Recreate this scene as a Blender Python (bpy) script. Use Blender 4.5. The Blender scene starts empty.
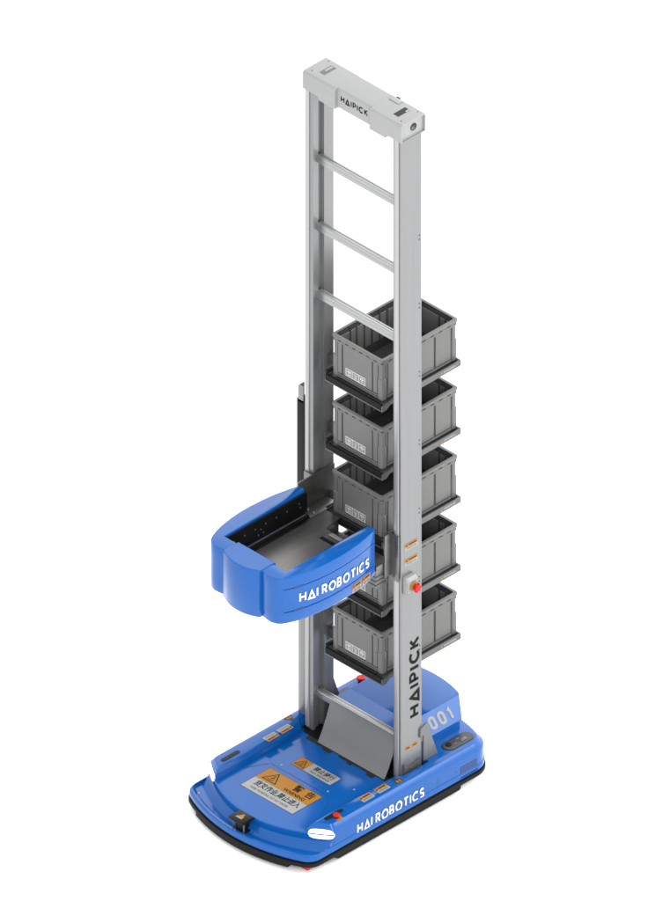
import bpy, bmesh, math, random
from mathutils import Vector
random.seed(4)
S = bpy.context.scene
COL = S.collection
R = math.radians

# ------------------------------------------------------------------ materials
GAIN = .61
def mat(name, col, rough=.5, metal=0., coat=0., noise=0., nscale=40., bump=0., bscale=300., emit=0., stretch=None, coat_rough=.08, ior=1.5, spec=.29):
    if not emit and name != 'white_studio_floor': col = tuple(c * GAIN for c in col)
    m = bpy.data.materials.new(name); m.use_nodes = True
    nt = m.node_tree; b = nt.nodes['Principled BSDF']
    b.inputs['Base Color'].default_value = (*col, 1)
    b.inputs['Roughness'].default_value = rough
    b.inputs['Metallic'].default_value = metal
    b.inputs['IOR'].default_value = ior; b.inputs['Specular IOR Level'].default_value = spec
    b.inputs['Coat Weight'].default_value = coat
    b.inputs['Coat Roughness'].default_value = coat_rough
    if emit:
        b.inputs['Emission Color'].default_value = (1, 1, 1, 1)
        b.inputs['Emission Strength'].default_value = emit
    if noise or bump:
        tc = nt.nodes.new('ShaderNodeTexCoord'); mp = nt.nodes.new('ShaderNodeMapping')
        nt.links.new(tc.outputs['Object'], mp.inputs[0])
        if stretch: mp.inputs['Scale'].default_value = stretch
    if noise:
        n = nt.nodes.new('ShaderNodeTexNoise'); n.inputs['Scale'].default_value = nscale
        n.inputs['Detail'].default_value = 6; n.inputs['Roughness'].default_value = .65
        nt.links.new(mp.outputs[0], n.inputs['Vector'])
        mr = nt.nodes.new('ShaderNodeMapRange')
        mr.inputs[1].default_value = .25; mr.inputs[2].default_value = .75
        mr.inputs[3].default_value = 1 - noise; mr.inputs[4].default_value = 1 + noise
        nt.links.new(n.outputs[0], mr.inputs[0])
        mx = nt.nodes.new('ShaderNodeVectorMath'); mx.operation = 'SCALE'
        mx.inputs[0].default_value = col; nt.links.new(mr.outputs[0], mx.inputs['Scale'])
        nt.links.new(mx.outputs[0], b.inputs['Base Color'])
        m2 = nt.nodes.new('ShaderNodeMath'); m2.operation = 'MULTIPLY'; m2.inputs[1].default_value = rough
        nt.links.new(mr.outputs[0], m2.inputs[0]); nt.links.new(m2.outputs[0], b.inputs['Roughness'])
    if bump:
        n = nt.nodes.new('ShaderNodeTexNoise'); n.inputs['Scale'].default_value = bscale
        n.inputs['Detail'].default_value = 3
        nt.links.new(mp.outputs[0], n.inputs['Vector'])
        bp = nt.nodes.new('ShaderNodeBump'); bp.inputs['Strength'].default_value = bump
        bp.inputs['Distance'].default_value = .002
        nt.links.new(n.outputs[0], bp.inputs['Height']); nt.links.new(bp.outputs[0], b.inputs['Normal'])
    return m

M = dict(
    blue=mat('blue_paint', (.0035, .103, .405), .13, 0, .0, .03, 14, .03, 500),
    navy=mat('dark_blue_detail_and_shade', (.010, .045, .20), .3),  # seams, screws, and the painted shade of the sensor recess
    alu=mat('anodised_aluminium', (.280, .285, .288), .28, .55, 0, .04, 30, .05, 200, stretch=(1, 1, .03)),
    bright=mat('bright_aluminium', (.47, .47, .47), .30, .5, 0, .05, 60, stretch=(1, 1, .02)),
    rungm=mat('rung_aluminium', (.42, .425, .425), .28, .6, 0, .05, 60, stretch=(.03, 1, 1)),
    paint=mat('light_grey_paint', (.350, .353, .353), .5, 0, .1, .02, 20, .12, 500),
    plate=mat('grey_painted_steel', (.20, .203, .205), .38, .35, 0, .05, 8),
    brushed=mat('brushed_steel', (.25, .245, .24), .34, .9, 0, .14, 30, .1, 300, stretch=(1, .08, 1)),
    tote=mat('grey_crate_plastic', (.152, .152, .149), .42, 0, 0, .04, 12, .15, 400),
    toteShade=mat('grey_crate_plastic_shaded', (.048, .048, .048), .6, 0, 0, .04, 12, .15, 400),  # same crate plastic, darkened to hold the shade inside the crate
    rail=mat('galvanised_rail', (.16, .165, .165), .42, .55, 0, .08, 40),
    rubber=mat('black_rubber', (.010, .010, .010), .55, 0, 0, .1, 60, .15, 300, spec=.10),
    black=mat('black_plastic', (.007, .007, .0075), .4, 0, 0, .1, 60, spec=.12),
    blackS=mat('black_anodised_plate', (.005, .005, .005), .5, 0, 0, .1, 60, spec=.10),
    steelD=mat('dark_steel', (.035, .036, .034), .4, .3),
    white=mat('white_ink', (.80, .80, .81), .5),
    whiteS=mat('white_sticker', (.36, .365, .365), .45, 0, .1),
    ink=mat('black_ink', (.006, .006, .006), .6, spec=.1),
    orange=mat('orange_sticker', (.44, .185, .012), .5, spec=.2),
    red=mat('red_plastic', (.60, .006, .010), .4, spec=.2),
    yellow=mat('yellow_plastic', (.38, .20, .02), .4),
    lamp=mat('lit_lamp', (.8, .8, .8), .3, emit=.62),
    grille=mat('dark_grey_panel', (.045, .046, .048), .3),
    card=mat('crate_marking_ink', (.75, .75, .74), .5),
    patch=mat('pale_print', (.24, .24, .235), .5),
    hole=mat('hole_shadow', (.03, .03, .03), .7),
    digit=mat('grey_digit_ink', (.33, .34, .32), .5),
    floor=mat('white_studio_floor', (.92, .92, .92), .9),
)

# ------------------------------------------------------------------ mesh builder
class MB:
    def __init__(s):
        s.bm = bmesh.new(); s.mats = []; s.cur = 0
    def use(s, key):
        m = M[key]
        if m not in s.mats: s.mats.append(m)
        s.cur = s.mats.index(m); return s
    def face(s, vs):
        try: f = s.bm.faces.new(vs)
        except ValueError: return None
        f.material_index = s.cur; return f
    def poly(s, pts): return s.face([s.bm.verts.new(p) for p in pts])
    def box(s, x0, x1, y0, y1, z0, z1, bev=0., seg=2):
        v = [s.bm.verts.new(p) for p in [(x0, y0, z0), (x1, y0, z0), (x1, y1, z0), (x0, y1, z0), (x0, y0, z1), (x1, y0, z1), (x1, y1, z1), (x0, y1, z1)]]
        fs = [s.face([v[i] for i in q]) for q in ((3, 2, 1, 0), (4, 5, 6, 7), (0, 1, 5, 4), (1, 2, 6, 5), (2, 3, 7, 6), (3, 0, 4, 7))]
        if bev:
            es = list({e for f in fs for e in f.edges})
            r = bmesh.ops.bevel(s.bm, geom=es, offset=bev, segments=seg, affect='EDGES', profile=.5)
            for f in r['faces']: f.material_index = s.cur
        return s
    def loft(s, rings, caps=(True, True), closed=True):
        rs = [[s.bm.verts.new(p) for p in r] for r in rings]
        n = len(rs[0])
        for a, b in zip(rs, rs[1:]):
            for i in range(n if closed else n - 1):
                j = (i + 1) % n
                s.face([a[i], a[j], b[j], b[i]])
        if caps[0]: s.face(rs[0][::-1])
        if caps[1]: s.face(rs[-1])
        return s
    def prism(s, pts, z0, z1, bev=0., caps=(True, True)):
        if bev:
            ins = inset(pts, bev)
            return s.loft([[(x, y, z0) for x, y in ins], [(x, y, z0 + bev) for x, y in pts],
                           [(x, y, z1 - bev) for x, y in pts], [(x, y, z1) for x, y in ins]], caps)
        return s.loft([[(x, y, z0) for x, y in pts], [(x, y, z1) for x, y in pts]], caps)
    def extrude(s, pts, axis, a, b):
        """2D outline extruded along an axis: 'x' -> pts (y,z), 'y' -> pts (x,z)"""
        f = (lambda p, t: (t, p[0], p[1])) if axis == 'x' else (lambda p, t: (p[0], t, p[1]))
        return s.loft([[f(p, a) for p in pts], [f(p, b) for p in pts]])
    def cyl(s, c, ax, r, h, n=24, r2=None, bev=0.):
        """cylinder starting at c, along unit axis ax, height h"""
        ax = Vector(ax).normalized(); t = Vector((0, 0, 1)) if abs(ax.z) < .9 else Vector((1, 0, 0))
        u = ax.cross(t).normalized(); w = ax.cross(u); c = Vector(c); r2 = r if r2 is None else r2
        ring = lambda rr, hh: [tuple(c + ax * hh + (u * math.cos(2 * math.pi * k / n) + w * math.sin(2 * math.pi * k / n)) * rr) for k in range(n)]
        if bev: rings = [ring(r - bev, 0), ring(r, bev), ring(r2, h - bev), ring(r2 - bev, h)]
        else: rings = [ring(r, 0), ring(r2, h)]
        return s.loft(rings)
    def build(s, name, parent=None, sharp=32., smooth=True):
        bmesh.ops.recalc_face_normals(s.bm, faces=s.bm.faces)
        for f in s.bm.faces: f.smooth = smooth
        for e in s.bm.edges:
            if len(e.link_faces) == 2 and e.calc_face_angle(3.) > R(sharp): e.smooth = False
        me = bpy.data.meshes.new(name); s.bm.to_mesh(me); s.bm.free()
        for m in s.mats: me.materials.append(m)
        o = bpy.data.objects.new(name, me); COL.objects.link(o)
        if parent: o.parent = parent
        return o

def build_each(mb, name, parent):
    """every loose piece of the builder becomes an object of its own"""
    bm = mb.bm; bmesh.ops.recalc_face_normals(bm, faces=bm.faces); seen = set(); comps = []
    for v in bm.verts:
        if v in seen: continue
        st = [v]; comp = []; seen.add(v)
        while st:
            q = st.pop(); comp.append(q)
            for e in q.link_edges:
                o = e.other_vert(q)
                if o not in seen: seen.add(o); st.append(o)
        comps.append(comp)
    for c in comps:
        n = MB(); n.mats = list(mb.mats); mp = {v: n.bm.verts.new(v.co) for v in c}; fs = {f for v in c for f in v.link_faces}
        for f in fs: n.cur = f.material_index; n.face([mp[v] for v in f.verts])
        n.build(name, parent)
    bm.free()

def inset(pts, d):
    """inset a closed 2D outline by d (positive = inwards for counter-clockwise)"""
    n = len(pts); area = sum(pts[i][0] * pts[(i + 1) % n][1] - pts[(i + 1) % n][0] * pts[i][1] for i in range(n))
    sg = 1 if area > 0 else -1; out = []
    for i in range(n):
        p, q, r = Vector(pts[i - 1]), Vector(pts[i]), Vector(pts[(i + 1) % n])
        a = (q - p).normalized(); b = (r - q).normalized()
        na = Vector((-a.y, a.x)) * sg; nb = Vector((-b.y, b.x)) * sg
        m = (na + nb); m = m / max(m.length_squared, .25) * 2 * d if m.length else na * d
        out.append((q.x + m.x, q.y + m.y))
    return out

def fillet(pts, rads, seg=6):
    """round the corners of a closed outline"""
    out = []; n = len(pts)
    for i in range(n):
        r = rads[i]
        q = Vector(pts[i])
        if not r: out.append(tuple(q)); continue
        a = (Vector(pts[i - 1]) - q); b = (Vector(pts[(i + 1) % n]) - q)
        la, lb = a.length, b.length; a.normalize(); b.normalize()
        th = a.angle(b); t = min(r / math.tan(th / 2), la * .98, lb * .98); rr = t * math.tan(th / 2)
        c = q + (a + b).normalized() * (rr / math.sin(th / 2))
        p0, p1 = q + a * t - c, q + b * t - c
        for k in range(seg + 1):
            f = k / seg; ang = p0.angle(p1)
            v = p0 * (math.sin((1 - f) * ang) / math.sin(ang)) + p1 * (math.sin(f * ang) / math.sin(ang))
            out.append(tuple(c + v))
    return out

def rrect(x0, x1, y0, y1, r, seg=6):
    return fillet([(x0, y0), (x1, y0), (x1, y1), (x0, y1)], [r] * 4, seg)

# ------------------------------------------------------------------ lettering
def arc(cx, cy, rx, ry, a0, a1, n=14):
    return [(cx + rx * math.cos(R(a0 + (a1 - a0) * k / n)), cy + ry * math.sin(R(a0 + (a1 - a0) * k / n))) for k in range(n + 1)]
G = {  # glyph: (width, [(closed, polyline)])
    'H': (.74, [(0, [(0, 0), (0, 1)]), (0, [(.74, 0), (.74, 1)]), (0, [(0, .5), (.74, .5)])]),
    'D': (.86, [(1, [(0, 0), (.86, 0), (.43, .95)])]),
    'I': (0., [(0, [(0, 0), (0, 1)])]),
    'R': (.62, [(0, [(0, 0), (0, 1), (.3, 1)] + arc(.34, .73, .27, .27, 90, -90)[0:] + [(.0, .46)]), (0, [(.3, .46), (.64, 0)])]),
    'O': (.98, [(1, arc(.49, .5, .49, .5, 0, 345, 23))]),
    'B': (.62, [(1, [(0, 0), (0, .5), (.3, .5)] + arc(.34, .25, .27, .25, 90, -90) + [(.3, 0)]), (0, [(0, .5), (0, 1), (.28, 1)] + arc(.31, .75, .24, .25, 90, -90))]),
    'T': (.72, [(0, [(0, 1), (.72, 1)]), (0, [(.36, 0), (.36, 1)])]),
    'C': (.84, [(0, arc(.5, .5, .5, .5, 48, 312, 22))]),
    'S': (.6, [(0, arc(.31, .74, .28, .26, 30, 270, 12) + arc(.31, .24, .29, .24, 90, -150, 12))]),
    'P': (.6, [(0, [(0, 0), (0, 1), (.3, 1)] + arc(.33, .72, .28, .28, 90, -90) + [(0, .44)])]),
    'K': (.66, [(0, [(0, 0), (0, 1)]), (0, [(.64, 1), (.02, .42)]), (0, [(.24, .6), (.68, 0)])]),
    '0': (.56, [(1, fillet([(0, 0), (.56, 0), (.56, 1), (0, 1)], [.22] * 4, 4))]),
    '1': (.26, [(0, [(0, .78), (.22, 1), (.22, 0)])]),
}
def ribbon(mb, pts, closed, th, fn, h):
    P = [Vector(p) for p in pts]
    Q = []
    for k in range(len(P) if closed else len(P) - 1):      # subdivide long strokes so that they can follow a curve
        a, b = P[k], P[(k + 1) % len(P)]; m = max(1, int((b - a).length / .22))
        Q += [a.lerp(b, t / m) for t in range(m)]
    if not closed: Q.append(P[-1])
    Q = [q for k, q in enumerate(Q) if k == 0 or (q - Q[k - 1]).length > 1e-4]
    n = len(Q); L = []; Rr = []
    for i, q in enumerate(Q):
        a = (q - Q[i - 1]).normalized() if (i or closed) else None
        b = (Q[(i + 1) % n] - q).normalized() if (i < n - 1 or closed) else None
        a = a or b; b = b or a
        na, nb = Vector((-a.y, a.x)), Vector((-b.y, b.x)); m = na + nb
        m = m / max(m.length_squared, .9) * 2 * th / 2
        L.append(q + m); Rr.append(q - m)
    vl = [mb.bm.verts.new(fn(p.x, p.y, h)) for p in L]; vr = [mb.bm.verts.new(fn(p.x, p.y, h)) for p in Rr]
    for i in range(n if closed else n - 1):
        j = (i + 1) % n; mb.face([vl[i], vr[i], vr[j], vl[j]])
def text_len(t, th, gap=.22, sp=.45):
    return sum((sp if c == ' ' else G[c][0] * (1 - th) + th + gap) for c in t) - gap
def write(mb, t, fn, th=.2, gap=.17, sp=.3):
    """fn(s, t, h): s along the line and t up, both in cap heights; h a tiny lift so strokes never share a plane"""
    x = 0; q = 0
    for c in t:
        if c == ' ': x += sp; continue
        w, st = G[c]
        for cl, pl in st:
            ribbon(mb, [(x + th / 2 + px * (1 - th), th / 2 + py * (1 - th)) for px, py in pl], cl, th, fn, .0006 * (q % 4)); q += 1
        x += w * (1 - th) + th + gap
    return x
def flat(o, u, v, k, kt=None):
    """map (s,t) to o + s*u*k + t*v*kt, lifted along the normal"""
    o, u, v = Vector(o), Vector(u).normalized(), Vector(v).normalized(); n = u.cross(v); kt = kt or k
    return lambda s, t, h: tuple(o + u * s * k + v * t * kt + n * h)
_fc = bpy.data.curves.new('type_setter', 'FONT'); _fo = bpy.data.objects.new('type_setter', _fc)
def font_text(mb, body, fn, bold=.0, shear=0.):
    COL.objects.link(_fo)
    _fc.body = body; _fc.size = 1.; _fc.offset = bold; _fc.shear = shear; _fc.resolution_u = 3
    dg = bpy.context.evaluated_depsgraph_get(); dg.update()
    me = bpy.data.meshes.new_from_object(_fo.evaluated_get(dg))
    w = max(v.co.x for v in me.vertices)
    vs = [mb.bm.verts.new(fn(v.co.x / w, v.co.y, 0)) for v in me.vertices]
    for p in me.polygons: mb.face([vs[i] for i in p.vertices])
    bpy.data.meshes.remove(me); COL.objects.unlink(_fo)
    return w

def tag(o, label=None, cat=None, group=None, kind=None):
    if label: o['label'] = label
    if cat: o['category'] = cat
    if group: o['group'] = group
    if kind: o['kind'] = kind
    return o

# ------------------------------------------------------------------ the setting
f = MB().use('floor'); f.poly([(-40, -40, 0), (40, -40, 0), (40, 40, 0), (-40, 40, 0)])
tag(f.build('floor'), kind='structure')

# ------------------------------------------------------------------ the robot
robot = bpy.data.objects.new('warehouse_robot', None); COL.objects.link(robot)
tag(robot, 'tall blue and silver warehouse robot with ladder mast, fork tray and crate shelves', 'robot')

DECK, TOP = .19, .25
def arc_y(x, nose, k): return nose + k * x * x
def contour(w, nose, k, rc, rear, rr, rf, rearnose, n=24):
    """closed counter-clockwise plan outline: bowed front, straight sides, slightly bowed rear"""
    m = 16; pts = [(x, arc_y(x, nose, k)) for x in [-w + 2 * w * i / n for i in range(n + 1)]]
    rads = [rf] + [0] * (n - 1) + [rf]
    back = [(w - 2 * w * i / m, rearnose + (rear - rearnose) * ((w - 2 * w * i / m) / w) ** 2) for i in range(m + 1)]
    pts += back; rads += [rr] + [0] * (m - 1) + [rr]
    # drop outline points swallowed by the fillets by filleting against coarse neighbours
    def fil(P, i, r, a, b, seg=8):
        return fillet([P[a], P[i], P[b]], [0, r, 0], seg)[1:-1]
    N = len(pts)
    fa = fil(pts, 0, rads[0], N - 1, 3); fb = fil(pts, n, rf, n - 3, n + 1)
    fc = fil(pts, n + 1, rr, n, n + 4); fd = fil(pts, N - 1, rr, N - 4, 0)
    front = [p for p in pts[1:n] if p[0] > fa[-1][0] + .01 and p[0] < fb[0][0] - .01]
    # resample front and rear to a fixed count
    fr = [(fa[-1][0] + (fb[0][0] - fa[-1][0]) * i / n) for i in range(1, n)]
    front = []
    for x in fr:
        e = (x - fa[-1][0]) / (fb[0][0] - fa[-1][0])
        front.append((x, arc_y(x, nose, k)))
    rearp = []
    for i in range(1, m):
        x = fc[-1][0] + (fd[0][0] - fc[-1][0]) * i / m
        rearp.append((x, rearnose + (rear - rearnose) * (x / w) ** 2))
    contour.parts = (fa, fb, fc, rearp, fd)
    return fa + front + fb + fc + rearp + fd
def ring(c, z): return [(x, y, z) for x, y in c]

lipC = lambda d=0.: contour(.494 - d, -1.022 + d, .5, 0, .50 - d, .13, .09, .575 - d)
upC = lambda d=0., f=0.: contour(.489 - d, -.918 + d - f, .80, 0, .495 - d, .12, .026, .565 - d)
body = MB().use('blue')
body.loft([ring(lipC(.012), .078), ring(lipC(.002), .084), ring(lipC(0), .092), ring(lipC(0), .112), ring(lipC(.003), .119), ring(lipC(.010), .123),
           ring(contour(.489, -.998, .52, 0, .495, .12, .07, .565), .122),
           ring(contour(.489, -.981, .55, 0, .495, .12, .06, .565), .106),
           ring(contour(.489, -.955, .68, 0, .495, .12, .05, .565), .104),
           ring(contour(.489, -.942, .76, 0, .495, .12, .05, .565), .118), ring(upC(0, .018), .126), ring(upC(0, .009), .133), ring(upC(0, 0), .145), ring(upC(0, 0), DECK - .006), ring(upC(.0, -.003), DECK - .0015), ring(upC(.0005, -.008), DECK)], caps=(True, True))
chassis = body.build('chassis', robot, 28)

# the raised U of the two side flanges and the rear deck
def u_outline(d, inner, rear=.10, gap=.03, fr=0.):
    upC(d, -.004 - fr); fa, fb, fc, rp, fd = contour.parts
    n = 6; ya = lambda x: arc_y(x, -.918 + d + .004 + fr, .80)
    step = [inner + (fb[0][0] - inner) * i / n for i in range(n)]
    loop = [(x, ya(x)) for x in step[1:]] + fb + fc + rp + fd + fa + [(-x, ya(x)) for x in reversed(step[1:])]
    yR = ya(inner)
    return [(inner, yR)] + loop + [(-inner, yR), (-inner, -.135), (-inner - gap, -.105), (-inner - gap, rear), (inner + gap, rear), (inner + gap, -.105), (inner, -.135)]
fl = MB().use('blue')
fl.loft([ring(u_outline(0, .357), DECK), ring(u_outline(0, .359), .204), ring(u_outline(.0012, .3595), .216), ring(u_outline(.003, .361), .220), ring(u_outline(.0240, .374), .2445), ring(u_outline(.027, .377), .2485), ring(u_outline(.031, .380), TOP)], caps=(False, True))
flange = fl.build('side_flange', robot, 28)

# deck seam and screws (parts of the deck surface)
sm = MB().use('navy')
def groove(pts, th=.004, z=DECK + .0012):
    for a, b in zip(pts, pts[1:]):
        a, b = Vector(a), Vector(b); n = (b - a).normalized(); n = Vector((-n.y, n.x)) * th / 2
        sm.poly([(a.x - n.x, a.y - n.y, z), (b.x - n.x, b.y - n.y, z), (b.x + n.x, b.y + n.y, z), (a.x + n.x, a.y + n.y, z)])
groove([(-.33, -.605), (-.262, -.478)]); groove([(-.258, -.474), (.21, -.474)]); groove([(.214, -.478), (.285, -.605)])
sm.build('panel_seam', chassis)
sc = MB().use('whiteS')
for x, y in ((-.205, -.445), (.16, -.445), (.25, -.33)): sc.cyl((x, y, DECK + .0005), (0, 0, 1), .006, .0015, 12)
sc.cyl((-.41, -.890, .119), (0, 0, 1), .006, .002, 12)
build_each(sc, 'deck_screw', chassis)

# black skirt
sk = MB().use('rubber')
skC = lambda d=0.: contour(.500 - d, -1.029 + d, .5, 0, .505 - d, .14, .10, .583 - d)
sk.loft([ring(skC(.03), .05), ring(skC(.002), .0502), ring(skC(0), .053), ring(skC(0), .074), ring(skC(.014), .0775)])
skirt = sk.build('rubber_skirt', robot, 28)
fr = MB().use('rubber')
xs = [-.36 + .72 * i / 24 for i in range(25)]
pl = [(x, arc_y(x, -1.027, .5)) for x in xs] + [(x, arc_y(x, -.977, .5)) for x in reversed(xs)]
fr.loft([ring(pl, .028), ring(inset(pl, -.0), .0505)]); fr.build('front_bumper', skirt)
for sx in (-1, 1):
    b = MB().use('rubber')
    o = [(-.735, .0505), (-.70, .025), (.25, .025), (.262, .032), (.262, .0505)]
    b.extrude(o, 'x', sx * .44, sx * .497); b.build('side_bumper', skirt)
# wheels, mostly hidden by the skirt
for x, y, r in ((-.36, -.15, .07), (.36, -.15, .07), (-.33, -.75, .04), (.33, -.75, .04), (-.33, .40, .04), (.33, .40, .04)):
    w = MB().use('rubber'); w.cyl((x - .02, y, r), (1, 0, 0), r, .04, 28, bev=.004)
    wo = w.build('wheel', robot)
    h = MB().use('steelD'); h.cyl((x - .022, y, r), (1, 0, 0), r * .6, .044, 20); h.build('rim', wo)
# red corner lamps under the skirt
for sx in (1,):
    b = MB().use('red'); b.box(sx * .425 - .035, sx * .425 + .035, -.905, -.850, .020, .049, .008)
    b.use('orange').box(sx * .425 + sx * .036 - .006, sx * .425 + sx * .036 + .006, -.890, -.865, .03, .046, .002)
    b.build('corner_lamp', skirt)

# headlights wrapped round the front end of each flange
def up_front(x, off):
    w = .489; x = abs(x)
    return arc_y(x, -.918, .80) - off
def head_lamp(sx):
    mb = MB().use('lamp'); n = 16
    c = [p for p in upC(0, 0)]
    # follow the outline from x=.335 to the side
    path = [p for p in c if p[0] > .335 and p[1] < -.66]
    path = sorted(path, key=lambda p: (round(p[0], 4), p[1]))
    L = [0]
    for a, b in zip(path, path[1:]): L.append(L[-1] + math.dist(a, b))
    tot = .150; s0 = .012
    def at(s):
        s = min(max(s, 0), L[-1] - 1e-6)
        for i in range(len(L) - 1):
            if L[i] <= s <= L[i + 1]:
                t = (s - L[i]) / (L[i + 1] - L[i]); a, b = Vector(path[i]), Vector(path[i + 1]); d = (b - a).normalized()
                return a.lerp(b, t), Vector((d.y, -d.x))
    for sgn in (1, -1):
        top = []; bot = []; inner = []; inner2 = []
        for i in range(n + 1):
            t = i / n; s = s0 + tot * t; p, nn = at(s)
            e = math.sqrt(max(0, 1 - abs(2 * t - 1) ** 3.2))
            zi = .192 + sgn * .0042; zo = .192 + sgn * (.0042 + .0255 * e)
            o = .005
            sl = .0
            P = p + nn * o
            top.append((sx * P.x, P.y, zo)); bot.append((sx * P.x, P.y, zi)); P = p - nn * .004
            inner.append((sx * P.x, P.y, zo)); inner2.append((sx * P.x, P.y, zi))
        mb.loft([bot, top, inner, inner2], caps=(False, False), closed=False)
    mb.build('headlight', flange)
for sx in (-1, 1): head_lamp(sx)

# slots, stickers, buttons on the flanges
def slot_plate(parent, name, x0, x1, y0, y1, z, key, r, h=.003):
    m = MB().use(key); m.prism(rrect(x0, x1, y0, y1, r), z, z + h, .0008); return m.build(name, parent)
for sx in (-1, 1):
    slot_plate(flange, 'vent_slot', min(sx * .392, sx * .420), max(sx * .392, sx * .420), -.715, -.575, TOP + .0005, 'black', .0135)

def small_sticker(o, u, v, w, h, parent, rows=True):
    """white sticker with an orange strip at the top and a few lines of unreadably small print; o = lower left corner, u along, v up"""
    o, u, v = Vector(o), Vector(u).normalized(), Vector(v).normalized(); n = u.cross(v)
    def q(mb, s0, s1, t0, t1, l): mb.poly([tuple(o + u * (w * a) + v * (h * b) + n * l) for a, b in ((s0, t0), (s1, t0), (s1, t1), (s0, t1))])
    m = MB().use('whiteS'); q(m, 0, 1, 0, 1, .001)
    m.use('orange'); q(m, 0, 1, .52, 1, .0016)
    m.use('ink')
    q(m, .28, .90, .68, .84, .0020)
    m.poly([tuple(o + u * (w * a) + v * (h * b) + n * .002) for a, b in ((.06, .6), (.2, .6), (.13, .92))])
    if rows:
        for t in (.34, .18):
            s = .10
            while s < .9:
                e = min(.9, s + random.uniform(.05, .14)); q(m, s, e, t, t + .055, .0020); s = e + .03
    return m.build('warning_sticker', parent)
def tri_sticker(c, u, v, k, parent):
    c, u, v = Vector(c), Vector(u).normalized(), Vector(v).normalized(); n = u.cross(v)
    f = lambda s, t, l: tuple(c + u * s * k + v * t * k + n * l)
    m = MB().use('orange'); m.poly([f(-.5, -.4, .001), f(.5, -.4, .001), f(0, .5, .001)])
    m.use('ink'); ribbon(m, [(-.42, -.35), (.42, -.35), (0, .40)], True, .07, lambda s, t, h: f(s, t, .0016), 0)
    m.poly([f(-.05, -.1, .0018), f(.05, -.1, .0018), f(.07, .2, .0018), f(-.07, .2, .0018)])
    m.poly([f(-.05, -.26, .0018), f(.05, -.26, .0018), f(.05, -.17, .0018), f(-.05, -.17, .0018)])
    return m.build('warning_triangle', parent)
# right: read from outside (u = +y, v = -x); left: mirrored
for y in (-.440, -.318): small_sticker((.440, y, TOP), (0, 1, 0), (-1, 0, 0), .088, .050, flange)
for y in (-.308, -.198): small_sticker((-.405, y - .0 + .0, TOP), (0, -1, 0), (1, 0, 0), .088, .050, flange)
tri_sticker((.418, -.158, TOP), (0, 1, 0), (-1, 0, 0), .062, flange)
tri_sticker((-.430, -.150, TOP), (0, -1, 0), (1, 0, 0), .062, flange)

def stop_button(c, ax, parent, k=1., plate=None):
    c = Vector(c); ax = Vector(ax).normalized()
    m = MB().use('black'); m.cyl(c, ax, .016 * k, .012 * k, 20, bev=.001)
    m.use('red'); m.cyl(c + ax * .012 * k, ax, .022 * k, .018 * k, 24, r2=.024 * k, bev=.004 * k)
    for a in range(6):
        pass
    return m.build('stop_button', parent)
stop_button((.437, -.655, TOP), (0, 0, 1), flange, .85)
m = MB().use('orange'); m.poly([(.437, -.655 + .0, TOP + .0008), (.437, -.655, TOP + .0008), (.437, -.655, TOP + .0008)]) if False else m.prism(rrect(.4425, .4672, -.672, -.628, .004), TOP + .0004, TOP + .0012)
m.build('button_sticker', flange)
stop_button((-.408, .383, TOP), (0, 0, 1), flange, 1.12)

# oval control panels at the rear
for sx in (-1, 1):
    p = slot_plate(flange, 'control_panel', min(sx * .345, sx * .425), max(sx * .345, sx * .425), .245 - (0 if sx > 0 else .06), .455 - (0 if sx > 0 else .16), TOP + .0005, 'grille', .038, .005)
    m = MB().use('steelD'); c = rrect(min(sx * .341, sx * .429), max(sx * .341, sx * .429), .241 - (0 if sx > 0 else .06), .459 - (0 if sx > 0 else .16), .042)
    m.prism(c, TOP + .0002, TOP + .0028, .0006); m.build('panel_rim', p) if False else m.build('panel_rim', flange)
    if sx > 0:
        m = MB().use('black'); m.cyl((.378, .285, TOP + .0056), (0, 0, 1), .017, .005, 20, bev=.001); m.build('key_switch', p)
        m = MB().use('rail'); m.box(.383, .407, .36, .405, TOP + .0057, TOP + .0078, .0006)
        m.box(.361, .372, .345, .375, TOP + .0057, TOP + .0072, .0006); m.box(.390, .400, .305, .33, TOP + .0057, TOP + .0072, .0006); build_each(m, 'port_cover', p)

# sensor recess in the rear right side, its shadow put in as a darker blue panel, seams, lettering
m = MB().use('navy'); m.extrude(fillet([(.268, .100), (.395, .100), (.395, .166), (.268, .166)], [.008] * 4, 3), 'x', .4865, .4903); m.build('sensor_recess_shade', chassis)
m = MB().use('blue')
m.extrude([(.262, .094), (.405, .094), (.400, .1005), (.262, .1005)], 'x', .487, .494); m.build('sensor_sill', chassis)
m = MB().use('navy')
m.poly([(.4896, .082, .118), (.4896, .084, .118), (.4896, .084, .188), (.4896, .082, .188)]); m.build('side_seam', chassis); m = MB().use('navy')
for y, z in ((.10, .115), (.10, .135), (.10, .165), (-.01, .10), (.235, .15), (-.62, .12)):
    m.cyl((.489, y, z), (1, 0, 0), .004, .0012, 10)
build_each(m, 'side_screw', chassis)
m = MB().use('black')
for y in (-.585, -.31, .0): m.extrude([(y, .0785), (y + .03, .0785), (y + .03, .088), (y, .088)], 'x', .488, .4945)
build_each(m, 'side_clip', chassis)
m = MB().use('white'); hgt = .069
wd = text_len('HDI ROBOTICS', .2, .16, .28)
write(m, 'HDI ROBOTICS', flat((.4905, -.545, .110), (0, 1, 0), (0, 0, 1), .525 / wd, hgt), .2, .16, .28)
m.build('side_lettering', chassis)

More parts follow.
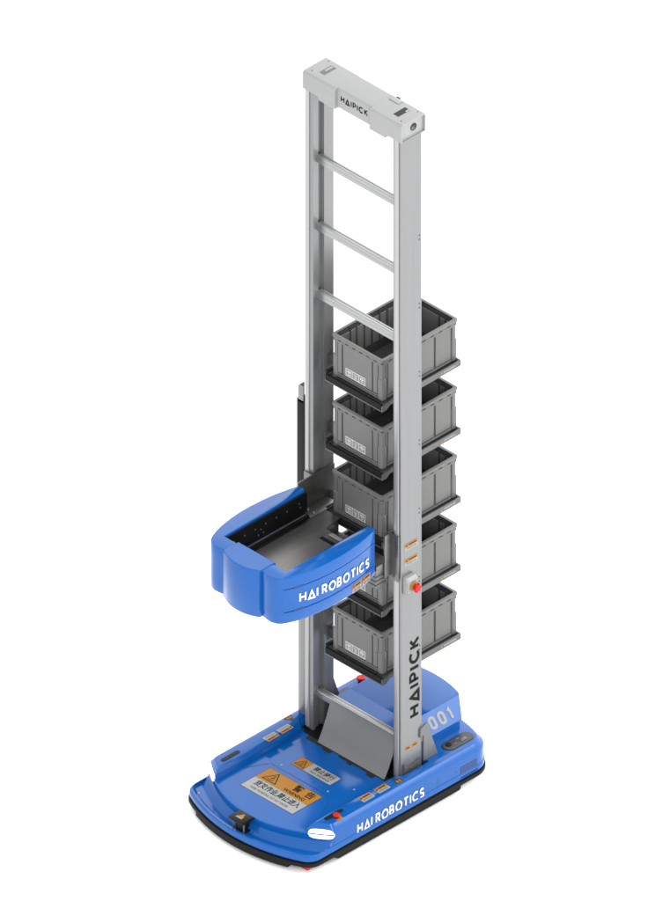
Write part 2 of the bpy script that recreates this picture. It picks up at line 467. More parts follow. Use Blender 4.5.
# front sensor
m = MB().use('black')
m.box(-.048, .048, -1.012, -.935, .108, .118, .003); m.box(-.028, .028, -.985, -.925, .117, .180, .006)
m.cyl((0, -.962, .118), (0, 0, 1), .030, .052, 24)
m.box(-.056, .056, -1.012, -.918, .180, .196, .004)
sensor = m.build('front_sensor', robot)
m = MB().use('orange'); m.poly([(-.022, -.972, .1966), (.022, -.972, .1966), (0, -.935, .1966)]); m.use('whiteS'); m.poly([(-.026, -.984, .1966), (.018, -.984, .1966), (.018, -.974, .1966), (-.026, -.974, .1966)])
m.build('sensor_sticker', sensor)
m = MB().use('rail'); m.cyl((.040, -.985, .118), (0, 0, 1), .006, .062, 12); m.cyl((-.040, -.985, .118), (0, 0, 1), .004, .062, 10); build_each(m, 'sensor_post', sensor)

# the two deck warning signs
def sign_quad(m, x0, x1, y0, y1, z): m.poly([(x0, y0, z), (x1, y0, z), (x1, y1, z), (x0, y1, z)])
def warn_icon(m, cx, cy, k, z):
    ribbon(m, [(-.5, -.38), (.5, -.38), (0, .48)], True, .06, lambda s, t, h: (cx + s * k, cy + t * k, z), 0)
    # hand-pinch pictogram: a bent arrow and a bar
    ribbon(m, [(-.25, -.24), (.22, -.24)], False, .05, lambda s, t, h: (cx + s * k, cy + t * k, z), 0)
    ribbon(m, [(-.1, -.12), (.02, .02), (.0, .2)], False, .07, lambda s, t, h: (cx + s * k, cy + t * k, z), 0)
    ribbon(m, [(.06, -.14), (.16, -.02)], False, .05, lambda s, t, h: (cx + s * k, cy + t * k, z), 0)
Z = DECK + .0008
m = MB().use('steelD'); sign_quad(m, -.232, .180, -.744, -.505, Z)
m.use('whiteS'); sign_quad(m, -.229, .177, -.741, -.625, Z + .0005)
m.use('orange'); sign_quad(m, -.229, .177, -.624, -.508, Z + .0005)
m.use('ink'); warn_icon(m, -.145, -.568, .098, Z + .001)
font_text(m, '警', lambda s, t, h: (.000 + s * .060, -.570 + t * .066, Z + .001), .015)
font_text(m, '告', lambda s, t, h: (.092 + s * .060, -.570 + t * .066, Z + .0012), .015)
font_text(m, 'WARNING', lambda s, t, h: (-.030 + s * .160, -.612 + t * .036, Z + .001), .02)
font_text(m, '货叉作业,禁止进入', lambda s, t, h: (-.190 + s * .345, -.682 + t * .055, Z + .001), .02)
font_text(m, 'FORK WORKING, DO NOT ENTER', lambda s, t, h: (-.180 + s * .29, -.722 + t * .026, Z + .001), .0)
m.build('warning_sign', chassis)
m = MB().use('steelD'); sign_quad(m, -.180, .127, -.398, -.305, Z)
m.use('whiteS'); sign_quad(m, -.086, .1245, -.3955, -.3075, Z + .0005)
m.use('orange'); sign_quad(m, -.1775, -.087, -.3955, -.3075, Z + .0005)
m.use('ink'); warn_icon(m, -.132, -.354, .072, Z + .001)
font_text(m, '禁止骑行', lambda s, t, h: (-.052 + s * .155, -.352 + t * .042, Z + .001), .02)
font_text(m, 'NO RIDING', lambda s, t, h: (-.052 + s * .150, -.382 + t * .022, Z + .001), .01)
m.build('no_riding_sign', chassis)

# steel foot strip with toothed front edge, and black sheets painted as the shade in the openings round the columns
m = MB().use('steelD')
zz = DECK + .003
edge = [(-.30, -.163), (-.155, -.163), (-.155, -.178), (-.10, -.178), (-.10, -.150), (-.04, -.150), (-.04, -.164), (.035, -.164), (.035, -.178), (.065, -.178), (.065, -.160), (.19, -.160), (.19, -.182), (.24, -.182), (.24, -.152), (.345, -.152), (.345, -.02), (-.345, -.02), (-.345, -.12), (-.30, -.12)]
m.prism(edge[::-1], DECK + .0005, zz); m.build('foot_strip', robot)
for sx in (-1, 1):
    yf = -.128 if sx < 0 else -.118
    o = [(.205, yf), (.352, yf), (.352, -.105), (.404, -.105), (.404, .096), (.205, .096)]
    m = MB().use('black'); m.prism([(sx * x, y) for x, y in o], DECK + .0035, DECK + .006); m.build('column_well_shade', robot)

# rear cover
def cover(w, y0, yc, yn, cw):
    pts = [(-w, y0), (w, y0), (w, yc - (0)), (w - cw, yc + cw * .9)]
    m_ = 10
    arcp = [((w - cw) * (1 - 2 * i / m_), (yc + cw * .9) + (yn - (yc + cw * .9)) * (1 - (1 - 2 * i / m_) ** 2)) for i in range(1, m_)]
    return pts + arcp + [(-(w - cw), yc + cw * .9), (-w, yc)]
cv = MB().use('blue')
cv.loft([ring(cover(.310, .112, .440, .548, .03), TOP + .0), ring(cover(.310, .112, .440, .548, .03), .308), ring(cover(.317, .110, .448, .555, .03), .315), ring(cover(.317, .110, .450, .555, .03), .321),
         ring(cover(.241, .118, .505, .560, .02), .411), ring(cover(.236, .120, .506, .559, .02), .4155), ring(cover(.226, .124, .503, .553, .02), .417)], caps=(False, True))
cv.box(-.236, .236, .002, .1235, TOP, .4166)
rear = cv.build('rear_cover', robot, 24)
m = MB().use('digit'); 
sl = Vector((.241 - .317, 0, .411 - .321)).normalized()
nrm = Vector((0, 1, 0)).cross(sl)
base = Vector((.317, 0, .321))
def dig(s, t, h):
    p = base + sl * (.022 + t * .076) + Vector((0, .232 + s * .080, 0)) + nrm * (.0012 + h); return tuple(p)
write(m, '001', dig, .22, .24); m.build('number_lettering', rear)

# ------------------------------------------------------------------ mast
HZ = 4.617
for sx in (-1, 1):
    # outline (counter-clockwise for sx=+1): outer face x=.375, front y=-.085 with a T-slot, inner channel
    o = [(.375, -.081), (.375, .075), (.315, .075), (.315, .000), (.321, .000), (.321, -.006), (.337, -.008), (.337, -.030), (.328, -.034), (.328, -.058), (.334, -.062), (.334, -.068), (.315, -.068),
         (.315, -.0855), (.371, -.0855)]
    o = [(sx * x, y) for x, y in o]
    if sx < 0: o = o[::-1]
    m = MB().use('alu'); m.prism(o, DECK + .0062, HZ - .02)
    colm = m.build('mast_column', robot, 20)
    if sx > 0: c_right = colm
    else: c_left = colm
    m = MB().use('bright')
    o2 = fillet([(.3165, -.0857), (.3165, -.0925), (.3665, -.0925), (.3665, -.0857)], [0, .005, .005, 0], 4)
    o2 = [(sx * (x - .3165) * .60 + (.3285 if sx > 0 else -.3440), y) for x, y in o2]; m.prism(o2, DECK + .02, HZ - .10)
    m.build('guide_rail', colm)
    m = MB().use('hole'); k = 0
    z = 3.803
    while z > .6:
        for dz in (0, -.029): m.cyl((sx * .3748, .058, z + dz), (sx, 0, 0), .0045, .0012, 12)
        z -= .461
    build_each(m, 'bolt', colm)
    # gusset foot
    m = MB().use('plate')
    a, b = sorted((sx * .3765, sx * .386))
    pts = [(.020, .2505), (.195, .2505), (.108, .492), (.100, .502), (.062, .502), (.056, .492), (.056, .43), (.078, .42), (.078, .40), (.020, .40)]
    pts = [(.082, .2505), (.192, .2505), (.112, .488), (.104, .497), (.062, .475), (.056, .465), (.056, .415), (.082, .425)]
    m.extrude(pts, 'x', a, b); m.build('foot_gusset', robot)
    # little clamp at the column foot
    m = MB().use('rail'); a, b = sorted((sx * .3755, sx * .392))
    m.extrude([(-.075, .2505), (.05, .2505), (.05, .285), (.015, .275), (-.03, .268), (-.06, .295), (-.075, .295)], 'x', a, b)
    m.cyl((sx * .392, -.03, .262), (sx, 0, 0), .007, .006, 6); m.cyl((sx * .392, .03, .262), (sx, 0, 0), .007, .006, 6)
    m.build('foot_clamp', robot)
# column lettering reads upwards: u = +z, v = -y
m = MB().use('ink'); wd = text_len('HDIPICK', .205, .2, .3)
write(m, 'HDIPICK', flat((.3756, .058, .575), (0, 0, 1), (0, -1, 0), .530 / wd, .080), .205, .2)
m.build('column_lettering', c_right)
small_sticker((.3752, -.055, 1.722), (0, 1, 0), (0, 0, 1), .098, .045, c_right)
small_sticker((.3752, -.055, 1.620), (0, 1, 0), (0, 0, 1), .098, .045, c_right)
for y in (-.055, .0): 
    m = MB().use('orange'); m.extrude(rrect(y, y + .044, .378, .398, .004, 3), 'x', .3752, .3762)
    m.use('ink').extrude(rrect(y + .008, y + .034, .385, .391, .001, 2), 'x', .3763, .3766); m.build('warning_sticker', c_right)
# emergency stop box
m = MB().use('paint'); 
pr = [(.3755, 1.445), (.402, 1.449), (.412, 1.458), (.412, 1.535), (.398, 1.556), (.3755, 1.556)]
m.extrude(pr, 'y', -.070, .008)
eb = m.build('stop_box', robot, 20)
m = MB().use('yellow'); m.cyl((.4122, -.024, 1.495), (1, 0, 0), .031, .010, 24, bev=.002); m.build('button_ring', eb)
m = MB().use('red'); m.cyl((.4222, -.024, 1.495), (1, 0, 0), .014, .012, 20); m.cyl((.434, -.024, 1.495), (1, 0, 0), .022, .018, 24, bev=.004)
for k in range(6):
    a = k * math.pi / 3; m.cyl((.4345, -.024 + .021 * math.cos(a), 1.495 + .023 * math.sin(a)), (1, 0, 0), .006, .015, 10)
m.build('stop_button', eb)
m = MB().use('whiteS'); m.box(.4125, .4150, -.060, .005, 1.540, 1.5445) if False else m.poly([(.4123, -.060, 1.5365), (.4123, .002, 1.5365), (.4000, .002, 1.5545), (.4000, -.060, 1.5545)])
m.build('box_highlight', eb)  # white highlight over the slanted box top, put in as a pale sheet

# rungs
for z in (4.050, 3.592, 3.136, .445):
    d = .0 if z > 1 else .0
    m = MB().use('rungm')
    prof = [(-.042, z - .050), (-.006, z - .050), (-.006, z - .004), (-.010, z), (-.020, z), (-.021, z - .003), (-.027, z - .003), (-.028, z), (-.038, z), (-.042, z - .004), (-.042, z - .018), (-.040, z - .020), (-.040, z - .026), (-.042, z - .028)]
    m.extrude(prof, 'x', -.328, .328)
    rg = m.build('mast_rung', robot, 20)
    if z < 1:
        m = MB().use('bright'); m.cyl((-.327, -.046, z - .004), (1, 0, 0), .007, .654, 16); m.build('rung_bead', rg)

# sloped plate between the column feet
m = MB().use('plate')
pa = [(-.044, .432), (-.050, .400), (-.075, .330), (-.110, .250), (-.138, .200), (-.146, DECK + .0035), (-.140, DECK + .0035), (-.132, .200), (-.104, .252), (-.069, .332), (-.0425, .402), (-.0425, .432)]
m.loft([[(x, y, z) for y, z in pa] for x in (-.222, .300)])
m.build('sloped_plate', robot, 40)
# header
m = MB().use('paint')
def capprof(y0, y1, zt, zb, r=.014):
    return fillet([(y0, zb), (y1, zb), (y1, zt), (y0, zt)], [0, 0, r, r], 5)
hd = capprof(-.080, .0945, HZ - .0012, HZ - .128)
m.extrude(hd, 'x', -.150, .150); header = m.build('mast_header', robot, 24)
for sx in (-1, 1):
    m = MB().use('paint')
    out = capprof(-.096, .096, HZ, HZ - .118); inn = capprof(-.087, .087, HZ - .009, HZ - .1165, .008)
    x0, x1 = .135, .388
    # a hood: outer shell lofted with rounded inboard edge, recessed open outboard end
    rings = []
    def rg(pr, x, dz=0.): return [(sx * x, y, z + (dz if z < HZ - .09 else 0)) for y, z in pr]
    inb = [(y * .985, z if z < HZ - .1 else z - .003) for y, z in out]
    rings = [rg(inb, x0, -.022), rg(out, x0 + .004, -.022), rg(out, x0 + .125, -.022), rg(out, x0 + .135, -.0), rg(out, x1 - .002), rg([(y * .99, z - .001) for y, z in out], x1), rg(inn, x1), rg(inn, x1 - .0120)]
    m.loft(rings, caps=(True, True))
    cap = m.build('header_cap', header, 24)
    m = MB().use('hole'); m.cyl((sx * (x1 - .0120), .010, HZ - .060), (sx, 0, 0), .024, .002, 24)
    m.use('rail').cyl((sx * (x1 - .0115), .003, HZ - .063), (sx, 0, 0), .012, .003, 16); m.build('end_hole', cap)
    # slot in the top: a dark tray with a raised frame
    xc = .290 if sx > 0 else -.290
    m = MB().use('hole' if sx > 0 else 'rail'); m.box(xc - .020, xc + .020, -.042, .050, HZ + .0003, HZ + .0012)
    m.use('paint'); m.box(xc + .008, xc + .020, .022, .050, HZ + .0012, HZ + .002) if sx > 0 else m.box(xc - .012, xc + .004, -.012, .046, HZ + .0012, HZ + .002)
    m.use('rail')
    m.build('top_slot', cap)
    m = MB().use('hole')
    for yy in (-.06, .07): m.cyl((sx * .350, yy, HZ + .0001), (0, 0, 1), .004, .0008, 10)
    build_each(m, 'cap_screw', cap)
m = MB().use('whiteS'); m.box(.148, .225, .045, .082, HZ + .0004, HZ + .004, .001); m.use('hole').box(.165, .190, .086, .0965, HZ - .004, HZ + .001); m.build('cap_tab', header)
m = MB().use('ink'); wd = text_len('HDIPICK', .205, .2, .3)
write(m, 'HDIPICK', flat((-.105, -.0800, HZ - .080), (1, 0, 0), (0, 0, 1), .212 / wd, .042), .205, .2)
m.build('header_lettering', header)

# cable guard on the far side of the left column
m = MB().use('black'); m.box(-.452, -.3785, -.078, -.024, 1.45, 2.372, .002)
cg = m.build('cable_guard', robot)
m = MB().use('alu'); m.box(-.443, -.4005, -.078, -.070, 2.352, 2.462, .002); m.box(-.4435, -.4365, -.070, -.03, 2.373, 2.462, .002); m.build('guard_cap', cg)
m = MB().use('alu'); m.box(-.447, -.3785, -.072, -.024, TOP + .001, 1.4495, .004); m.build('guard_post', cg)

# ------------------------------------------------------------------ shelves
TZ = [2.920 - .461 * k for k in range(5)]
def shelf(zt):
    zb = zt - .276
    m = MB().use('rail')
    m.box(-.205, .205, -.055, .525, zb - .034, zb - .014); sh = m.build('shelf', robot)
    m = MB().use('rubber')      # dark front lip with turned-up end
    prof = rrect(-.084, -.072, zb - .034, zb + .002, .003, 2)
    m.extrude(prof, 'x', -.222, .214)
    m.box(-.222, -.206, -.0835, -.02, zb + .0065, zb + .028, .003)
    m.build('front_lip', sh)
    m = MB().use('rail'); m.box(-.222, .216, -.087, -.060, zb - .041, zb - .0345, .001); m.build('front_edge', sh)
    for sx in (-1, 1):
        m = MB().use('rail')
        prof = [(-.083, zb - .044), (-.050, zb - .044), (-.020, zb - .022), (.04, zb - .026), (.536, zb - .026), (.536, zb + .012), (.0, zb + .012), (-.045, zb - .006), (-.083, zb - .006)]
        a, b = sorted((sx * .217, sx * .224)); m.extrude(prof, 'x', a, b)
        a, b = sorted((sx * .2255, sx * .314)); m.box(a, b, .035, .06, zb - .030, zb + .030, .003)
        a, b = sorted((sx * .312, sx * .3145)); m.box(a, b, .022, .072, zb - .045, zb + .045, .001)
        s_ = m.build('side_rail', sh, 30)
        if sx > 0:
            m = MB().use('orange'); m.poly([(.2247, .372, zb - .016), (.2247, .392, zb - .016), (.2247, .382, zb + .004)])
            m.use('whiteS')
            y = .402
            while y < .49:
                e = y + random.uniform(.006, .014); m.poly([(.2247, y, zb - .012), (.2247, e, zb - .012), (.2247, e, zb - .002), (.2247, y, zb - .002)]); y = e + .004
            m.build('rail_sticker', sh)
    m = MB().use('rail'); m.box(-.216, .216, .526, .536, zb - .030, zb + .012, .001); m.build('back_rail', sh)
for z in TZ: shelf(z)

# ------------------------------------------------------------------ crates
def make_crate():
    root = bpy.data.objects.new('plastic_crate', None); COL.objects.link(root)
    H = .276; X, Y = .200, .300       # outer half sizes at the rim; local z=0 is the crate's underside
    m = MB().use('tote')
    t = .004; a, b = X - .014, Y - .014
    bx, by = a - .004, b - .004
    out = lambda z: [(x, y, z) for x, y in rrect(-(bx + (a - bx) * z / H), bx + (a - bx) * z / H, -(by + (b - by) * z / H), by + (b - by) * z / H, .018, 4)]
    inn = lambda z: [(x, y, z) for x, y in rrect(-(bx + (a - bx) * z / H) + t, bx + (a - bx) * z / H - t, -(by + (b - by) * z / H) + t, by + (b - by) * z / H - t, .014, 4)]
    m.loft([out(0), out(H - .004)], caps=(True, False)); m.use('toteShade')
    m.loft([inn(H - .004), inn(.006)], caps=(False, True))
    # vertical ribs inside the long walls
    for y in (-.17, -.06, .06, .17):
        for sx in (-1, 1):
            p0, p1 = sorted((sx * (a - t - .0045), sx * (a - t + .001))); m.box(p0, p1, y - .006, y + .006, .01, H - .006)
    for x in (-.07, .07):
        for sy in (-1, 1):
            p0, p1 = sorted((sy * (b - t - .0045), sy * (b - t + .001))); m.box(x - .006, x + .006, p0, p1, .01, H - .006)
    body = m.build('crate_body', root, 30)
    # rim: top flange and the webbed band below it
    m = MB().use('tote')
    ro, ri = rrect(-X, X, -Y, Y, .016, 4), rrect(-a + .004, a - .004, -b + .004, b - .004, .013, 4)
    m.loft([ring(ri, H), ring(inset(ro, .002), H), ring(ro, H - .002), ring(ro, H - .017), ring(inset(ro, .003), H - .0175), ring(inset(ri, -.0035), H - .0175)], caps=(False, False))
    r2 = rrect(-X + .004, X - .004, -Y + .004, Y - .004, .014, 4)
    m.loft([ring(inset(r2, .010), H - .029), ring(r2, H - .029), ring(r2, H - .040), ring(inset(r2, .012), H - .040)], caps=(False, False))
    k = -8
    for i in range(9):
        y = -.264 + .066 * i
        for sx in (-1, 1):
            p0, p1 = sorted((sx * (a - .001), sx * (X - .005))); m.box(p0, p1, y - .019, y + .019, H - .0292, H - .0172)
    for i in range(7):
        x = -.168 + .056 * i
        for sy in (-1, 1):
            p0, p1 = sorted((sy * (b - .001), sy * (Y - .005))); m.box(x - .016, x + .016, p0, p1, H - .0292, H - .0172)
    m.build('crate_rim', root, 30)
    # ribs and frames outside
    m = MB().use('tote')
    fx, fy = X - .0055, Y - .0055          # how far the raised panels stand out
    for s in (-1, 1):
        for x0, x1 in ((-.153, -.124), (-.112, .112), (.124, .153)):
            p0, p1 = sorted((s * (by - .003), s * fy)); m.box(x0, x1, p0, p1, .034, H - .0395, .002, 1)
        p0, p1 = sorted((s * (by - .003), s * fy)); m.box(-.155, .155, p0, p1, .006, .014, .001, 1); m.box(-.155, .155, p0, p1, .020, .028, .001, 1)
        for y0, y1 in ((-.245, -.127), (-.113, -.007), (.007, .113), (.127, .245)):
            p0, p1 = sorted((s * (bx - .003), s * fx)); m.box(p0, p1, y0, y1, .026, H - .0395, .002, 1)
        p0, p1 = sorted((s * (bx - .003), s * fx)); m.box(p0, p1, -.250, .250, .006, .018, .001, 1)
    m.build('crate_ribs', root, 30)
    # rounded corner posts: slim upper half, fuller lower half
    for sx in (-1, 1):
        for sy in (-1, 1):
            m = MB().use('tote')
            cx, cy = sx * (X - .026), sy * (Y - .026)
            def post(r, z0, z1):
                o = rrect(min(cx - sx * .020, cx + sx * (r)), max(cx - sx * .020, cx + sx * (r)), min(cy - sy * .020, cy + sy * (r)), max(cy - sy * .020, cy + sy * (r)), .012, 4)
                return o
            up = post(.0175, 0, 0); lo = post(.0215, 0, 0)
            m.prism(up, H * .52, H - .0395)
            m.loft([ring(inset(lo, .004), .0), ring(lo, .006), ring(lo, H * .50), ring(inset(lo, .004), H * .52)])
            # slender webs beside the slim half
            for dx, dy in ((.020, 0), (0, .020)):
                px, py = cx + sx * (.019 if not dx else -.016), cy + sy * (.019 if not dy else -.016)
                m.box(px - .003, px + .003, py - .003, py + .003, H * .52, H - .0395)
            m.build('corner_post', root, 30)
    # printed pictogram plate on the two short faces
    m = MB().use('card'); zf = .044
    for s in (-1,):
        yy = s * fy
        f = lambda u, v, h: (u, yy - .0009 - h, zf + v)
        w0 = -.088; cw = .050
        def L(pts, cl=False, th=.0038, q=[0]):
            q[0] += 1; ribbon(m, pts, cl, th, f, .0001 * (q[0] % 3))
        m.use('patch'); m.poly([f(w0, 0, -.0005), f(w0 + 3 * cw, 0, -.0005), f(w0 + 3 * cw, .048, -.0005), f(w0, .048, -.0005)]); m.use('card')
        L([(w0, 0), (w0 + 3 * cw, 0), (w0 + 3 * cw, .048), (w0, .048)], True, .004)
        for i in (1, 2): L([(w0 + cw * i, 0), (w0 + cw * i, .048)])
        c = [w0 + cw * (i + .5) for i in range(3)]
        for dx in (-.007, .007):
            L([(c[0] + dx, .012), (c[0] + dx, .036)], th=.0038); L([(c[0] + dx - .006, .029), (c[0] + dx, .037), (c[0] + dx + .006, .029)], th=.0038)
        L([(c[0] - .013, .009), (c[0] + .013, .009)], th=.0038)
        L([(c[1] - .008, .038), (c[1] - .006, .027), (c[1], .023), (c[1] + .006, .027), (c[1] + .008, .038)], th=.003); L([(c[1], .023), (c[1], .011)], th=.0038); L([(c[1] - .008, .010), (c[1] + .008, .010)], th=.0038)
        L(arc(c[2], .026, .012, .011, 0, 180, 8), True, th=.004); L([(c[2], .026), (c[2], .013), (c[2] + .005, .010)], th=.0038)
    m.build('crate_marking', root)
    return root
proto = make_crate()
labels = ['empty grey plastic crate on the topmost shelf of the mast',
          'empty grey plastic crate on the second shelf from the top',
          'empty grey plastic crate on the middle of the five shelves',
          'empty grey crate on the fourth shelf, half hidden behind the blue fork arm',
          'empty grey plastic crate on the lowest shelf, above the blue base']
for k, zt in enumerate(TZ):
    if k == 0: r = proto
    else:
        r = proto.copy(); COL.objects.link(r)
        for ch in list(proto.children):
            c = ch.copy(); COL.objects.link(c); c.parent = r
    r.location = (0, .240, zt - .276)
    tag(r, labels[k], 'crate', 'crates stacked on the robot shelves')

# ------------------------------------------------------------------ fork unit
FZ1, FZ0 = 1.916, 1.606
half = [(.150, -.948), (.185, -.955), (.225, -.957), (.258, -.945), (.280, -.925), (.292, -.905), (.315, -.850), (.333, -.780), (.346, -.700), (.353, -.620), (.353, -.540), (.349, -.460), (.340, -.380), (.325, -.300), (.312, -.245), (.304, -.222), (.290, -.212), (.262, -.212), (.2475, -.222)]
inner = [(.2430, -.855)]
def arm_side(d, zz):
    """outer outline of the U with the arm flanks pushed in by d"""
    P = []
    for i, (x, y) in enumerate(half):
        if 4 < i < 15: P.append((x - d, y))
        else: P.append((x, y))
    rt = P + inner
    return [(x, y, zz) for x, y in rt] + [(-x, y, zz) for x, y in reversed(rt)]
def topins(zz, d):
    P = [(x, y) for x, y, _ in arm_side(0, zz)]; return [(x, y, zz) for x, y in inset(P, d)]
m = MB().use('blue')
z1, z2 = FZ1 - .078, FZ1 - .232
m.loft([topins(FZ0, .010), topins(FZ0 + .004, .003), arm_side(0, FZ0 + .012), arm_side(0, z2 - .0035), arm_side(.006, z2 - .0025), arm_side(.006, z2 + .0025), arm_side(.001, z2 + .0035),
        arm_side(.001, z1 - .0035), arm_side(.006, z1 - .0025), arm_side(.006, z1 + .0025), arm_side(0, z1 + .0035), arm_side(0, FZ1 - .006), topins(FZ1 - .0015, .002), topins(FZ1, .006)])
fork = m.build('fork_housing', robot, 24)
m = MB().use('blue')
fp = [(.146, -.842), (.146, -.952), (.140, -.968)] + [(x, -1.003 + (.030 if abs(x) > .12 else 0) * 0 + .035 * (abs(x) / .135) ** 2.2) for x in [.13 - .26 * i / 14 for i in range(15)]] + [(-.140, -.968), (-.146, -.952), (-.146, -.842)]
fp = fp[::-1]
ci = lambda d, z: [(x, y, z) for x, y in inset(fp, d)]
m.loft([ci(.012, FZ0 - .004), ci(.004, FZ0), ci(0, FZ0 + .01), ci(0, FZ1 - .002), ci(.002, FZ1 + .003), ci(.006, FZ1 + .005)])
m.build('front_cover', fork, 24)
# dark slits where the seams begin
def xo(y):
    P = half[4:16]
    for (xa, ya), (xb, yb) in zip(P, P[1:]):
        if ya <= y <= yb: return xa + (xb - xa) * (y - ya) / (yb - ya)
    return P[0][0] if y < P[0][1] else P[-1][0]
for sx in (-1, 1):
    m = MB().use('navy')
    for z in (z1, z2):
        ys = [-.862, -.84, -.82, -.80]
        m.loft([[(sx * (xo(y) + .0015), y, z - .006) for y in ys], [(sx * (xo(y) + .0015), y, z + .006) for y in ys]], caps=(False, False), closed=False)
    build_each(m, 'seam_slit', fork)
# arm lettering follows the bowed flank (text runs +y on the right, -y on the left)
wd = text_len('HDI ROBOTICS', .2, .16, .28)
m = MB().use('white')
def armmap(s, t, h):
    y = -.832 + s / wd * .545
    x = (xo(y - .012) + xo(y) + xo(y + .012)) / 3
    return (x + .0022 + h, y, 1.731 - .022 * (s / wd) + t * .066)
write(m, 'HDI ROBOTICS', armmap, .2, .16, .28); m.build('arm_lettering', fork)
def arm_sticker(y0, y1, za, zb):
    def q(m, s0, s1, t0, t1, l):
        n = 5; P = []
        for i in range(n + 1):
            y = y0 + (y1 - y0) * (s0 + (s1 - s0) * i / n); P.append((y, xo(y) + .0015 + l))
        m.loft([[(x, y, za + (zb - za) * t0) for y, x in P], [(x, y, za + (zb - za) * t1) for y, x in P]], caps=(False, False), closed=False)
    m = MB().use('whiteS'); q(m, 0, 1, 0, 1, 0); m.use('orange'); q(m, 0, 1, .45, 1, .0006); m.use('ink'); q(m, .3, .9, .66, .84, .0012); q(m, .08, .2, .6, .9, .0012)
    for t in (.3, .14): q(m, .1, .5, t, t + .06, .0012); q(m, .55, .9, t, t + .06, .0012)
    m.build('warning_sticker', fork)
arm_sticker(-.440, -.362, 1.612, 1.668); arm_sticker(-.350, -.275, 1.612, 1.668)
# black inner side plates with screws, guide rails, steel floor
FL = 1.748
for sx in (-1, 1):
    m = MB().use('blackS'); a, b = sorted((sx * .2325, sx * .2420)); m.box(a, b, -.853, -.215, FL + .03, FZ1 - .012, .0008)
    a, b = sorted((sx * .205, sx * .2415)); m.box(a, b, -.853, -.225, FL - .02, FL + .020, .001)
    ip = m.build('inner_plate', fork)
    m = MB().use('rail')
    for k in range(6): m.cyl((sx * .2324, -.79 + k * .083, FL + .105), (-sx, 0, 0), .0055, .0025, 12)
    for y, z in ((-.58, .085), (-.60, .055), (-.56, .055), (-.28, .11), (-.27, .08)): m.cyl((sx * .2324, y, FL + z), (-sx, 0, 0), .005, .0025, 12)
    build_each(m, 'screw', ip)
    m = MB().use('rail'); a, b = sorted((sx * .218, sx * .2285)); m.box(a, b, -.852, -.24, FL + .0205, FL + .0255, .001); m.build('guide_strip', ip)
m = MB().use('brushed'); m.prism([(-.2045, -.853), (.2045, -.853), (.2045, -.232), (-.070, -.232), (-.090, -.10), (-.2045, -.10)], FL - .012, FL, .001)
tray = m.build('fork_tray', fork)
m = MB().use('black'); m.box(-.03, .16, -.325, -.298, FL + .0004, FL + .001); m.box(-.200, -.19, -.80, -.26, FL + .0004, FL + .001); m.build('tray_slot', tray)
m = MB().use('bright'); m.box(-.01, .18, -.272, -.256, FL + .0005, FL + .010, .002); m.box(-.01, .18, -.250, -.240, FL + .0005, FL + .004, .001); m.build('tray_bar', tray)

# carriage riding on the mast
m = MB().use('brushed')
m.box(-.300, .300, -.205, -.098, 1.600, 1.652, .003)
m.box(-.300, -.10, -.205, -.098, 1.6525, FL - .0125, .002)
car = m.build('lift_carriage', robot)
m = MB().use('brushed')
m.box(-.3705, -.312, -.104, -.0955, 1.56, 1.93, .001); m.box(-.3115, -.303, -.215, .072, 1.62, 1.93, .001)
m.box(-.3028, -.205, -.215, .0, FL - .012, FL - .001, .001)
m.build('carriage_bracket', car)
m = MB().use('brushed')
m.box(.312, .3705, -.104, -.0955, 1.535, 1.840, .001); m.box(.303, .3115, -.150, .0, 1.56, 1.840, .001)
for y, z in ((-.13, 1.80), (-.13, 1.60)): m.cyl((.303, y, z), (-1, 0, 0), .007, .003, 10)
m.build('carriage_bracket', car)
m = MB().use('rail')
for k in range(4): m.box(.215, .296, -.206 - .0, -.12, 1.500 + k * .028, 1.523 + k * .028, .002)
m.box(.225, .290, -.19, -.125, 1.49, 1.614)
m.build('carriage_motor', car)
m = MB().use('bright')
for x in (-.27, -.225): m.cyl((x, -.17, FL - .0005), (0, 0, 1), .006, .006, 10)
build_each(m, 'carriage_screw', car)

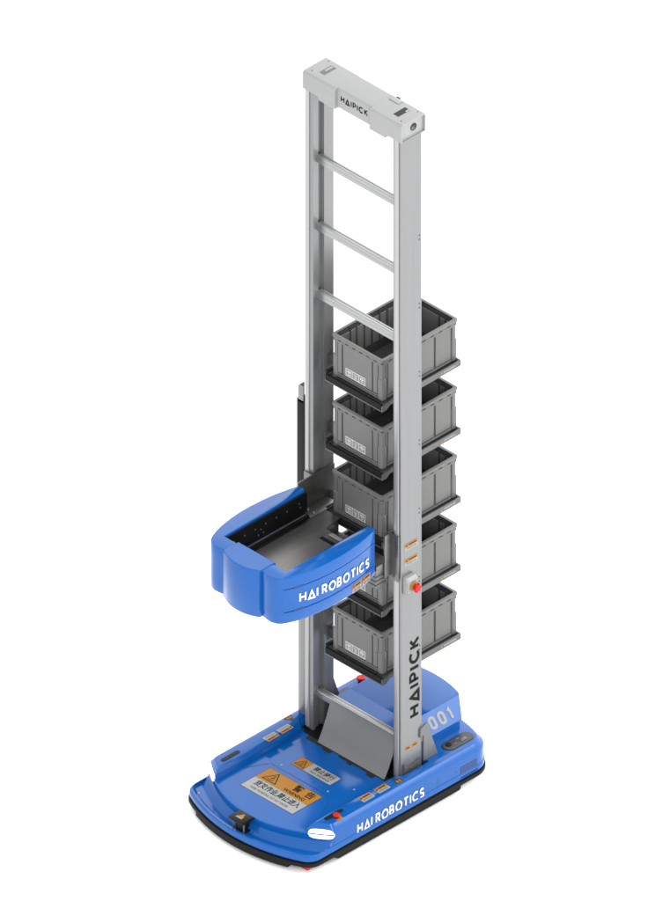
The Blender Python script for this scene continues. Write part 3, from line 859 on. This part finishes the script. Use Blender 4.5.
# ------------------------------------------------------------------ camera (the photograph is orthographic)
el = math.asin(.567); ce, se, h = math.cos(el), math.sin(el), math.sqrt(.5)
rt = Vector((h, h, 0)); up = Vector((-se * h, se * h, ce)); bk = Vector((ce * h, -ce * h, se))
cam = bpy.data.cameras.new('camera'); co = bpy.data.objects.new('camera', cam); COL.objects.link(co)
cam.type = 'ORTHO'; cam.ortho_scale = 901 / 180.
cam.clip_start = .1; cam.clip_end = 200
co.location = rt * (-29.2 / 180) + up * ((776 - 450.5) / 180) + bk * 14
co.rotation_euler = bk.to_track_quat('Z', 'Y').to_euler()
S.camera = co

# ------------------------------------------------------------------ light: white studio, brighter at the back for reflections, two unseen soft boxes added
w = bpy.data.worlds.new('World'); S.world = w; w.use_nodes = True
wn = w.node_tree; bg = wn.nodes['Background']
tc = wn.nodes.new('ShaderNodeTexCoord'); dt = wn.nodes.new('ShaderNodeVectorMath'); dt.operation = 'DOT_PRODUCT'
dt.inputs[1].default_value = (0, .85, .53); wn.links.new(tc.outputs['Generated'], dt.inputs[0])
mr = wn.nodes.new('ShaderNodeMapRange'); mr.interpolation_type = 'SMOOTHSTEP'
mr.inputs[1].default_value = .2; mr.inputs[2].default_value = .9; mr.inputs[3].default_value = .80; mr.inputs[4].default_value = 1.5
wn.links.new(dt.outputs['Value'], mr.inputs[0]); wn.links.new(mr.outputs[0], bg.inputs[1])
bg.inputs[0].default_value = (1, 1, 1, 1)
def area(name, loc, target, size, power):
    l = bpy.data.lights.new(name, 'AREA'); l.shape = 'SQUARE'; l.size = size; l.energy = power
    o = bpy.data.objects.new(name, l); COL.objects.link(o); o.location = loc
    o.rotation_euler = (Vector(loc) - Vector(target)).to_track_quat('Z', 'Y').to_euler()
area('added_softbox_right', (8, -7, 7), (0, 0, 2), 5, 420)  # unseen lamp, added to brighten the right and front faces
area('added_softbox_back', (8, 8.4, 8.7), (0, 0, 1), 6.5, 340)  # unseen lamp, added so the blue chamfers catch a highlight
S.view_settings.view_transform = 'Standard'; S.view_settings.look = 'None'
S.view_settings.exposure = 1.0; S.view_settings.gamma = 1
S.cycles.max_bounces = 8; S.cycles.use_denoising = True
